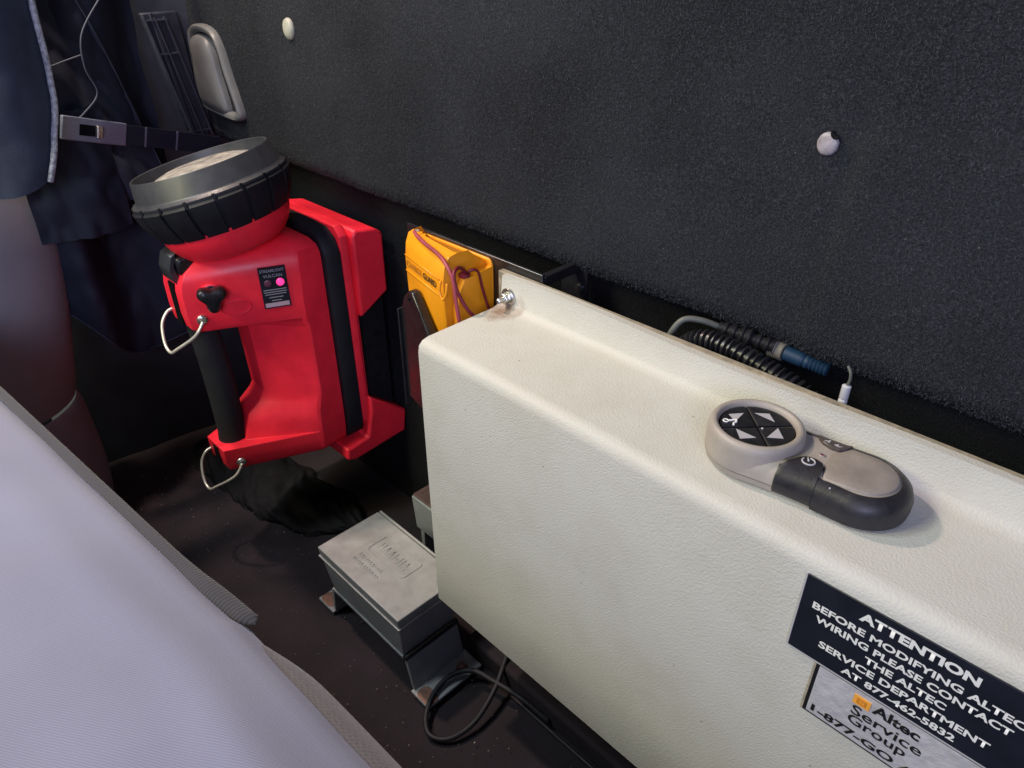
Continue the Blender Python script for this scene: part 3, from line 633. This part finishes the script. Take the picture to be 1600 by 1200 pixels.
bm = BM(); lathe(bm, [(.0530, .4585), (.047, .4622), (.036, .4652), (.022, .4668), (.008, .4672)], (0, 0, 0), 72, capa=False); obj('lens', bm, 'lens', hd, smooth=179, loc=(0, 0, -HZ))
bm = BM(); lathe(bm, [(.0636, .4572), (.0636, .4582)], (0, 0, 0), 48); obj('lens_seat', bm, 'greyp', hd, loc=(0, 0, -HZ))

# ================================================================== CHARGING RACK
rk = thing('charging_rack', 'red wall charging rack with black strap holding the flashlight', 'rack', (XC, .40, .10))
def K_(x, y, z): return (x, y-.40, z-.10)
# black strap round the light's rear edge
bm = BM()
def strap_ring(y, o): 
    w2 = .0690+o; pts = [(-w2+.012, .134-o), (w2-.012, .134-o), (w2-.002, .142-o*.5), (w2, .152), (w2-.001, .368), (w2-.008, .384+o*.6), (w2-.022, .392+o), (0, .394+o), (-w2+.022, .392+o), (-w2+.008, .384+o*.6), (-w2+.001, .368), (-w2, .152), (-w2+.002, .142-o*.5)]
    return [K_(x, y, z) for x, z in pts]
loft(bm, [strap_ring(.3675, -.006), strap_ring(.3675, .0005), strap_ring(.3690, .002), strap_ring(.3860, .002), strap_ring(.3872, .0005), strap_ring(.3872, -.006)]); obj('strap', bm, 'rubber', rk, smooth=50)
bm = BM()
def rk_ring(y, w2, zt, zb, c=.010): return [K_(x, y, z) for x, z in ((-w2+c, zb), (w2-c, zb), (w2, zb+c), (w2, zt-c), (w2-c, zt), (-w2+c, zt), (-w2, zt-c), (-w2, zb+c))]
loft(bm, [rk_ring(.3875, .0700, .396, .140), rk_ring(.3960, .0715, .397, .140), rk_ring(.3970, .0695, .394, .142), rk_ring(.3995, .0695, .394, .142)]); obj('tray', bm, 'red', rk, bevel=.0015)
# upper hood with a slanted underside
for sx in (1,):
    bm = BM(); prism(bm, [(.3995-.40, .2890-.10), (.4385-.40, .3110-.10), (.4390-.40, .3800-.10), (.4300-.40, .3870-.10), (.4040-.40, .3915-.10), (.3995-.40, .3850-.10)], -.0755, .0755, 'x'); obj('hood', bm, 'red', rk, bevel=.003)
bm = BM(); prism(bm, [(.3565-.40, .1265-.10), (.3620-.40, .1255-.10), (.3880-.40, .1290-.10), (.3960-.40, .1620-.10), (.3970-.40, .1840-.10), (.4480-.40, .1430-.10), (.4440-.40, .1120-.10), (.3680-.40, .1050-.10), (.3560-.40, .1090-.10)], -.0755, .0755, 'x'); obj('foot', bm, 'red', rk, bevel=.003)
bm = BM(); box(bm, -.06, .06, .400-.40, .4420-.40, .14-.10, .33-.10); obj('back_bracket', bm, 'blackp', rk, bevel=.003)

# ================================================================== METAL BOXES ON THE FLOOR
mb = thing('cast_metal_box', 'grey cast metal box with embossed lid standing on a bent steel bracket', 'metal box', (-.476, .288, 0))
def tap(x0, x1, y0, y1, z0, z1, t_): # tapered box
    return [[(x0+t_, y0+t_, z0), (x1-t_, y0+t_, z0), (x1-t_, y1-t_, z0), (x0+t_, y1-t_, z0)], [(x0, y0, z1), (x1, y0, z1), (x1, y1, z1), (x0, y1, z1)]]
HX, HY = .0695, .039
bm = BM(); loft(bm, tap(-HX+.0015, HX-.0015, -HY+.0015, HY-.0015, .047, .0975, .0055)); obj('case', bm, 'alu', mb, bevel=.0012)
bm = BM(); loft(bm, tap(-HX, HX, -HY, HY, .0985, .1100, .0008)); ld = obj('lid', bm, 'alu', mb, bevel=.0012)
bm = BM(); loft(bm, tap(-HX-.0006, HX+.0006, -HY-.0006, HY+.0006, .0955, .0977, .0004)); obj('rim', bm, 'alu', mb, bevel=.0004)
bm = BM(); box(bm, -HX+.002, HX-.002, HY+.0005, HY+.003, .101, .1112); obj('lid_lip', bm, 'alu', ld, bevel=.0006)
# embossed frame and lettering
bm = BM(); rr = rounded(-.030, .030, -.0035, .0235, .004)
tube(bm, [Vector((x, y, .1102)) for x, y in rr], .00055, 6, True); obj('embossed_frame', bm, 'alu', ld, smooth=179)
for i_, (xa, ya, n_, hh) in enumerate(((-.0235, .004, 6, .0115), (-.030, -.0150, 9, .0042), (-.030, -.0225, 10, .0042))):   # worn, unreadable raised letters: plain strokes
    for k_ in range(n_):
        bm = BM(); wd = .0052 if i_ == 0 else .0030; st_ = .0080 if i_ == 0 else .0044
        x_ = xa+st_*k_
        kind = (k_*7+i_*3) % 4
        tube(bm, [Vector((x_, ya, .1101)), Vector((x_+wd*(.1 if kind < 2 else .5), ya+hh, .1101))], .0004, 5)
        if kind != 1: tube(bm, [Vector((x_+wd, ya, .1101)), Vector((x_+wd*(.9 if kind < 2 else .5), ya+hh, .1101))], .0004, 5)
        if kind in (0, 1): tube(bm, [Vector((x_, ya+hh*.5, .1101)), Vector((x_+wd, ya+hh*.5, .1101))], .0004, 5)
        obj('raised_stroke', bm, 'alu', ld, smooth=179)
# bent bracket: saddle under the case with two legs and feet
def strap_bar(name, a, b, y0_, y1_, th):                       # one flat leg of bent bar between two (x, z) points
    d_ = Vector((b[0]-a[0], 0, b[1]-a[1])).normalized(); n_ = Vector((-d_.z, 0, d_.x))*th*.5
    bm = BM(); A_, B_ = Vector((a[0], 0, a[1])), Vector((b[0], 0, b[1]))
    q = [A_-n_, B_-n_, B_+n_, A_+n_]; loft(bm, [[(p.x, y0_, p.z) for p in q], [(p.x, y1_, p.z) for p in q]]); return obj(name, bm, 'alu', mb, bevel=.0006)
strap_bar('bracket_saddle', (-.0655, .0450), (.0655, .0450), -.033, .033, .0034)
strap_bar('bracket_leg', (-.0650, .0445), (-.0690, .0070), -.033, -.008, .0042)
strap_bar('bracket_leg', (.0655, .0445), (.0745, .0070), -.033, .033, .0042)
strap_bar('bracket_foot', (-.0680, .0066), (-.0980, .0060), -.036, -.004, .0036)
strap_bar('bracket_foot', (.0735, .0066), (.1010, .0060), -.036, .036, .0036)
for x_ in (-.086, .090):
    bm = BM(); prism(bm, rounded(x_-.011, x_+.011, -.0355, -.020, .006), .0080, .0088); obj('rusty_toe', bm, 'rust', mb, bevel=.0003)
bm = BM(); lathe(bm, [(.0070, .008), (.0070, .0095), (.0042, .010), (.0040, .0145), (.0034, .015)], (.090, .018, 0), 6); obj('foot_bolt', bm, 'rust', mb, bevel=.0004)
bm = BM(); tube(bm, [Vector((HX-.004, -HY+.005, .0490)), Vector((HX-.004, HY-.005, .0490))], .003, 10); obj('case_bead', bm, 'darkmetal', mb, smooth=60)

sb = thing('small_metal_box', 'smaller grey metal box with brown lid half hidden behind the white box', 'metal box', (-.512, .397, 0))
bm = BM(); loft(bm, tap(-.040, .055, -.019, .022, .05, .098, .002)); obj('case', bm, 'alu', sb, bevel=.001)
bm = BM(); box(bm, -.0385, .0535, -.0175, .0205, .0985, .1015); l2 = obj('lid', bm, mat('brown lid', (.16, .10, .085), .5, metal=.3, var=.2), sb, bevel=.0008)
bm = BM(); tube(bm, [Vector((x, y, .1017)) for x, y in rounded(-.032, .047, -.011, .014, .002)], .0006, 5, True); obj('embossed_frame', bm, l2.data.materials[0], l2, smooth=179)
for x_ in (-.030, .045):
    bm = BM(); box(bm, x_-.003, x_+.003, -.015, .018, .003, .051); obj('leg', bm, 'alu', sb, bevel=.0008)

# black cable loop beside the bracket
lp = [(-.345, .345, .030), (-.350, .338, .034), (-.338, .308, .020), (-.331, .274, .010), (-.337, .247, .006), (-.353, .236, .006), (-.370, .245, .008), (-.382, .266, .012), (-.383, .288, .016), (-.370, .306, .020), (-.345, .312, .022), (-.310, .318, .022), (-.28, .324, .012)]
tag(T('cable_loop', lp, .0027, 'blackcable', n=12), 'black cable lying in a loop at the foot of the steel bracket', 'cable')
tag(T('thin_cable', [(-.33, .322, .004), (-.27, .322, .004), (-.215, .322, .0045), (-.15, .321, .004), (-.05, .321, .004)], .0022, 'blackcable', n=8), 'thin black cable running straight along the floor under the white box', 'cable')
for i_, (x_, y_) in enumerate(((-.318, .262), (-.36, .216), (-.335, .225))):
    bm = BM(); bmesh.ops.create_icosphere(bm, subdivisions=1, radius=.0011-.0003*i_)
    for v in bm.verts: v.co *= 1+.4*nz(v.co.x*900, v.co.y*900, i_)
    o = obj('grit', bm, 'cream', smooth=179, loc=(x_, y_, .004)); tag(o, ('largest pale crumb of grit on the floor beside the cable loop', 'pale crumb of grit on the floor nearest the mesh seat panel', 'smallest pale crumb of grit on the floor between cable loop and seat')[i_], 'grit', 'crumbs of grit on the floor')

def specks(name, pts, rmin, rmax, m_, seed):
    vs, fs = [], []; rn = random.Random(seed)
    for p in pts:
        r_ = rmin+(rmax-rmin)*rn.random()**3; c_ = len(vs)
        vs += [(p[0]+r_*a*(.6+.8*rn.random()), p[1]+r_*b*(.6+.8*rn.random()), p[2]+r_*c*(.6+.8*rn.random())) for a, b, c in ((1, 0, 0), (-1, 0, 0), (0, 1, 0), (0, -1, 0), (0, 0, 1), (0, 0, -1))]
        fs += [(c_+i, c_+j, c_+k) for i, j, k in ((0, 2, 4), (2, 1, 4), (1, 3, 4), (3, 0, 4), (2, 0, 5), (1, 2, 5), (3, 1, 5), (0, 3, 5))]
    me = bpy.data.meshes.new(name); me.from_pydata(vs, [], fs); me.materials.append(M[m_])
    o = bpy.data.objects.new(name, me); COL.objects.link(o); o['kind'] = 'stuff'; return o
rn = random.Random(21)
o = specks('floor_dust', [(-.95+.72*rn.random(), .12+.24*rn.random(), .0040+.001*rn.random()) for _ in range(900)], .00025, .0011, 'tanp', 5)
o['label'] = 'fine pale dust and grit scattered over the brown floor mat'; o['category'] = 'dust'
o = specks('lint', [(lambda x, z: (x, .4155, z))(-.9+.9*rn.random(), .44+.19*rn.random()) for _ in range(34)], .0002, .0005, 'tanp', 6); o.parent = rw

# crumpled black bag on the floor below the flashlight
bm = BM()
ctr = [Vector(p) for p in ((-.965, .285, .0), (-.90, .300, .0), (-.83, .318, 0), (-.76, .325, 0), (-.69, .345, 0), (-.640, .362, 0))]
def bagf(u, v):
    k_ = u*(len(ctr)-1); i = min(int(k_), len(ctr)-2); c = ctr[i].lerp(ctr[i+1], k_-i)
    wd = .050*math.sin(max(.02, min(.98, u))*math.pi)**.5
    a = math.pi*v; crease = .010*nz(u*7, v*3, 1)+.008*abs(nz(u*13+v*7, v*4, 4))+.0012*nz(u*40, v*16, 2)
    h = (.016+crease*1.2)*math.sin(a)*math.sin(max(.03, min(.97, u))*math.pi)**.4
    return (c.x+crease*.5+.02*math.cos(a)*.5, c.y-(wd+crease)*math.cos(a), .001+max(0, h))
grid(bm, 110, 40, bagf); tag(obj('crumpled_bag', bm, 'bag', smooth=179), 'crumpled black vinyl bag lying on the floor below the flashlight', 'bag')

# ================================================================== LEFT SIDE: VENT, LEVER, PLUGS, JACKET, STRAP, TRIM
vg = thing('vent_grille', 'dark slotted plastic vent grille in the corner beside the carpeted wall', 'vent', (-.985, .392, .43))
def V_(y, z): # tilted plate in the corner
    return (-.004-.25*(.022-y)*0, y, z)
bm = BM(); prism(bm, [(-.030, .150), (.014, .150), (.022, .004), (-.004, -.004)], -.010, .0, 'x'); obj('plate', bm, 'vent', vg, bevel=.002)
def slant(y, z): return y-.02*(z-.07)/.07*.6
for y_ in (-.012, .000, .012):
    bm = BM(); prism(bm, [(slant(y_, .145)-.0008-.004, .145), (slant(y_, .145)+.0008-.004, .145), (slant(y_, .005)+.0008, .005), (slant(y_, .005)-.0008, .005)], .0003, .0060, 'x'); obj('slat', bm, 'piping', vg)
for z_ in (.105, .012, .142):
    bm = BM(); yc_ = slant(0, z_)-.002; box(bm, .0003, .0050, yc_-.013, yc_+.013, z_-.0008, z_+.0008); obj('crossbar', bm, 'piping', vg)
bm = BM(); prism(bm, [(-.022, .150), (-.017, .150), (.004, 0), (-.001, 0)], .0003, .004, 'x'); obj('rim', bm, 'vent', vg, bevel=.001)

lv = thing('lever_bezel', 'grey plastic lever set in a rounded trapezoid bezel on the carpet', 'lever', (-.945, .417, .515))
def trap(s, dy, oz=0):
    P = [(-.046, .020), (-.038, .045), (-.010, .0525), (.022, .048), (.037, .032), (.046, .000), (.060, -.040), (.054, -.0505), (.030, -.0525), (-.040, -.047), (-.056, -.038), (-.058, -.012)]
    Q = smoothpath([(x*s, dy, z*s+oz) for x, z in P], 5, True); return [tuple(p) for p in Q]
bm = BM(); loft(bm, [trap(1.0, .004), trap(1.0, -.002), trap(.96, -.005), trap(.88, -.005), trap(.83, -.002), trap(.82, .010)], cap=False); obj('bezel', bm, 'cup', lv, smooth=50)
bm = BM(); loft(bm, [trap(.82, .010), trap(.3, .011)]); obj('recess', bm, 'hole', lv)
def lev(s, dy): return [(x*.74-.011, y, z-.004) for x, y, z in trap(s, dy)]
bm = BM(); loft(bm, [lev(.86, .010), lev(.86, -.001), lev(.80, -.006), lev(.60, -.0085), lev(.3, -.009)]); obj('lever', bm, 'cup', lv, smooth=60)
for i_, (x_, z_, sx_, sz_, m_, nm, lab) in enumerate(((-.748, .576, .0095, .0105, 'cream', 'trim_plug', 'cream oval plastic plug pressed into the carpet near the lever'), (-.173, .5585, .0060, .0064, 'whitehole', 'foam_plug', 'white foam showing through a ragged round hole in the carpet'))):
    bm = BM(); rings = []
    for s_, dy in ((1, .003), (1.0, -.001), (.9, -.003), (.6, -.0042), (.2, -.0046)):
        rings.append([(sx_*s_*math.cos(2*math.pi*k_/28)*(1+.05*nz(k_*.8, i_)*i_), dy*(1 if i_ == 0 else .45), sz_*s_*math.sin(2*math.pi*k_/28)*(1+.05*nz(k_*.7, 3)*i_)) for k_ in range(28)])
    loft(bm, rings); tag(obj(nm, bm, m_, smooth=60, loc=(x_, .4195, z_)), lab, 'plug')
bm = BM(); rings = [[((.0030*math.cos(2*math.pi*k_/14)+.0008), dy, .0011*math.sin(2*math.pi*k_/14)+.0005*math.cos(4*math.pi*k_/14)) for k_ in range(14)] for dy in (.002, -.0012)]
loft(bm, rings); o = obj('torn_hole', bm, 'carpet_low', loc=(-.1702, .4188, .5641)); o.rotation_euler = (0, R(35), 0); tag(o, 'small dark tear at the rim of the white foam in the carpet', 'tear')

jk = thing('hanging_jacket', 'black navy jacket with grey piping hanging in the corner', 'jacket', (-.90, .23, .22))
def J_(x, y, z): return (x+.90, y-.23, z-.22)
def drape(u, v):
    z1 = .68; y = .085+.262*u
    zb = .29-.10*ss(.15, .25, y)+.02*ss(.27, .33, y) if True else 0
    z = zb+(z1-zb)*v
    x = -.935+.012*math.sin(y*58+z*7)*(.5+.5*(1-v))+.010*math.sin(y*27-z*11+1)+.012*nz(y*14, z*5)+.010*abs(nz(y*26+z*9, z*11-y*8, 3))+.006*abs(nz(y*50, z*22, 8))
    x += .030*math.exp(-((y-.200-.05*(z-.3))/.030)**2)*ss(.60, .30, z)
    x -= .03*ss(.29, .345, y)
    return J_(x, y+.010*nz(z*7, 5), z)
bm = BM(); grid(bm, 90, 90, drape); obj('body_cloth', bm, 'cloth', jk, smooth=179)
def flap(u, v):      # upper panel that falls in front, seam on its right edge
    z = .40+.26*v; y0 = .215+.0*v; y1 = .330-.055*v*1.0-.02*v*v; y = y0+(y1-y0)*u
    x = -.895+.012*math.sin(u*4.5+v*3)+.010*nz(y*18, z*9, 7)+.010*abs(nz(y*34+z*20, z*16-y*9, 2))-.03*u*u
    return J_(x, y, z)
bm = BM(); grid(bm, 40, 50, flap); fp = obj('front_panel', bm, 'cloth2', jk, smooth=179)
T('seam', [Vector(flap(1, 1-v/12))+Vector((.002, 0, 0)) for v in range(13)], .0009, 'piping', jk, n=6)
# pocket opening edged with piping
pk_ = [(-.872, .285, .605), (-.868, .258, .575), (-.868, .252, .545), (-.868, .257, .520), (-.866, .240, .504), (-.866, .228, .499), (-.868, .208, .509), (-.872, .192, .514)]
T('piping', [J_(*p) for p in pk_], .0010, 'piping', jk, n=8)
T('piping', [J_(*p) for p in ((-.872, .254, .556), (-.876, .232, .550), (-.880, .215, .543), (-.884, .203, .525))], .0008, 'piping', jk, n=8)
def pouch(u, v):
    y = .165+.095*u; z = .375+.135*v-.012*math.sin(u*math.pi)*v+.02*(1-u)*v
    return J_(-.885+.020*math.sin(u*math.pi)*(.4+.6*v)+.010*nz(y*22, z*9, 9)+.009*abs(nz(y*40, z*28+y*12, 5)), y, z)
bm = BM(); grid(bm, 36, 36, pouch); obj('pocket', bm, 'cloth', jk, smooth=179)
def lapel(u, v):     # broad lighter strip nearest the seat
    z = .455+.20*v; yr = .178+.055*v**1.2+.010*math.sin(v*5); y = .100+(yr-.100)*u
    return J_(-.842+.022*math.sin(u*2.6)+.008*nz(y*20, z*10, 11)+.006*abs(nz(y*26, z*18, 6))-.02*(1-v)*(1-u), y, z-.012*(1-v)*math.sin(u*3))
bm = BM(); grid(bm, 40, 50, lapel); lp_ = obj('lapel', bm, 'cloth2', jk, smooth=179)
T('hem', [Vector(drape(u/24, 0))+Vector((.002, 0, .002)) for u in range(25)], .0016, 'cloth2', jk, n=6)
T('reflective_edge', [Vector(lapel(1, v/14))+Vector((.003, .001, 0)) for v in range(15)], .0030, 'reflect', jk, n=8)

ws = thing('webbing_strap', 'black webbing strap with grey slide buckle hanging across the jacket', 'strap', (-.86, .30, .45))
A_ = Vector((0, -.080, .042)); B_ = Vector((-.045, .080, -.010)); dv = (B_-A_).normalized(); nz_ = Vector((0, .30, 1)); nz_ = (nz_-dv*nz_.dot(dv)).normalized(); ox = dv.cross(nz_)*-1
if ox.x < 0: ox = -ox
def strip(bm, s0, s1, h, t0, t1, sag=0):
    rings = []
    for i in range(13):
        s = s0+(s1-s0)*i/12; c = A_+(B_-A_)*s
        rings.append([tuple(c+nz_*(h*a)+ox*b) for a, b in ((-.5, t0), (.5, t0), (.5, t1), (-.5, t1))])
    loft(bm, rings)
bm = BM(); strip(bm, .30, 1.05, .021, 0, .002); obj('webbing', bm, 'web', ws)
bm = BM(); strip(bm, -.06, .34, .0235, -.001, .0038); bk = obj('buckle', bm, 'silverp', ws, bevel=.001)
bm = BM(); strip(bm, .04, .18, .011, .0040, .0046); obj('buckle_slot', bm, 'hole', bk)
bm = BM(); strip(bm, .135, .165, .012, .0042, .0085); obj('buckle_bar', bm, 'steel', bk, bevel=.001)
for s_ in (.47, .70):
    bm = BM(); strip(bm, s_, s_+.012, .0212, .0021, .0027); obj('stitch_line', bm, 'silverp', ws)

pt = thing('pillar_trim', 'brown grey moulded trim behind the seat with a horizontal seam', 'trim', (-.90, .05, 0))
def trimf(z0, z1, bulge):
    def f_(u, v):
        a = -R(30)+R(165)*u; z = z0+(z1-z0)*v
        rad = .105+bulge*math.sin(v*math.pi)**.5
        yc = .045+.045*ss(.10, .45, z)-.09*ss(.36, .60, z); 
        return (-.045+rad*.75*math.cos(a)*1.0, -.05+yc+rad*math.sin(a), z)
    return f_
bm = BM(); grid(bm, 40, 40, trimf(.178, .62, .008)); obj('upper_trim', bm, 'trim', pt, smooth=179)
bm = BM(); grid(bm, 40, 24, trimf(.0, .174, .012)); obj('lower_trim', bm, 'trim', pt, smooth=179)

# ================================================================== SEAT IN THE FOREGROUND
se = thing('rear_seat', 'pale grey cloth seat back, coloured with a lavender sky-light tint, with dark welt along its edge', 'seat', (-.35, .0, 0))
def edge(x): # rear upper edge of the seat back (y,z)
    return .056+.085*(x+.628)*.95 if x < -.29 else .0847+.035*(x+.29)
def seatf(u, v):
    x = -.95+1.05*u; ye = edge(x)-.0005; y = ye-.40*v
    z = .355+.018*math.sin(min(1, v*2.2)*math.pi/2)-.05*ss(.3, 1, v)+.012*ss(-.35, -.1, x)*ss(0, .12, v)
    z -= .012*(1-ss(0, .03, v))**2; z += .004*nz(x*6, y*8)+.0014*nz(x*22, y*22)+.0035*math.exp(-((v-.10-.03*nz(x*9, 2))/.035)**2)*ss(-.6, -.3, x)
    return (x+.35, y, z)
bm = BM(); grid(bm, 160, 70, seatf); obj('cushion_cloth', bm, 'seat', se, smooth=179)
def weltf(u, v):
    x = -.95+.668*u; ye = edge(x); a = R(-50)+R(230)*v
    k_ = ss(.88, .96, u); rr = (.0027+.0013*k_)*(max(0, 1-max(0, (u-.984)/.016)**2)**.5+.02)
    return (x+.35, ye-.0015+rr*1.3*math.cos(a)+.003*ss(.92, 1, u), .3515+rr*.75*math.sin(a)-.003*ss(.93, 1, u))
bm = BM(); grid(bm, 160, 16, weltf); obj('welt', bm, 'welt', se, smooth=179)
def meshf(u, v):
    x = -.335+.435*u; ye = edge(x); wd = .030*ss(0, .22, u)+.003
    y = ye-.010+wd*math.sin(v*math.pi/2); z = .349+.0045*ss(.0, .3, u)-.10*(1-math.cos(v*math.pi/2))*ss(0, .1, u)-.004*v
    return (x+.35, y, z)
bm = BM(); grid(bm, 80, 22, meshf); obj('mesh_panel', bm, 'mesh', se, smooth=179)
def backf(u, v): # dark rear shell below the welt
    x = -.95+1.05*u; return (x+.35, edge(x)-.004+.02*math.sin(v*1.2)-.03*v, .345-.345*v)
bm = BM(); grid(bm, 40, 12, backf); obj('rear_shell', bm, 'trim', se, smooth=179)
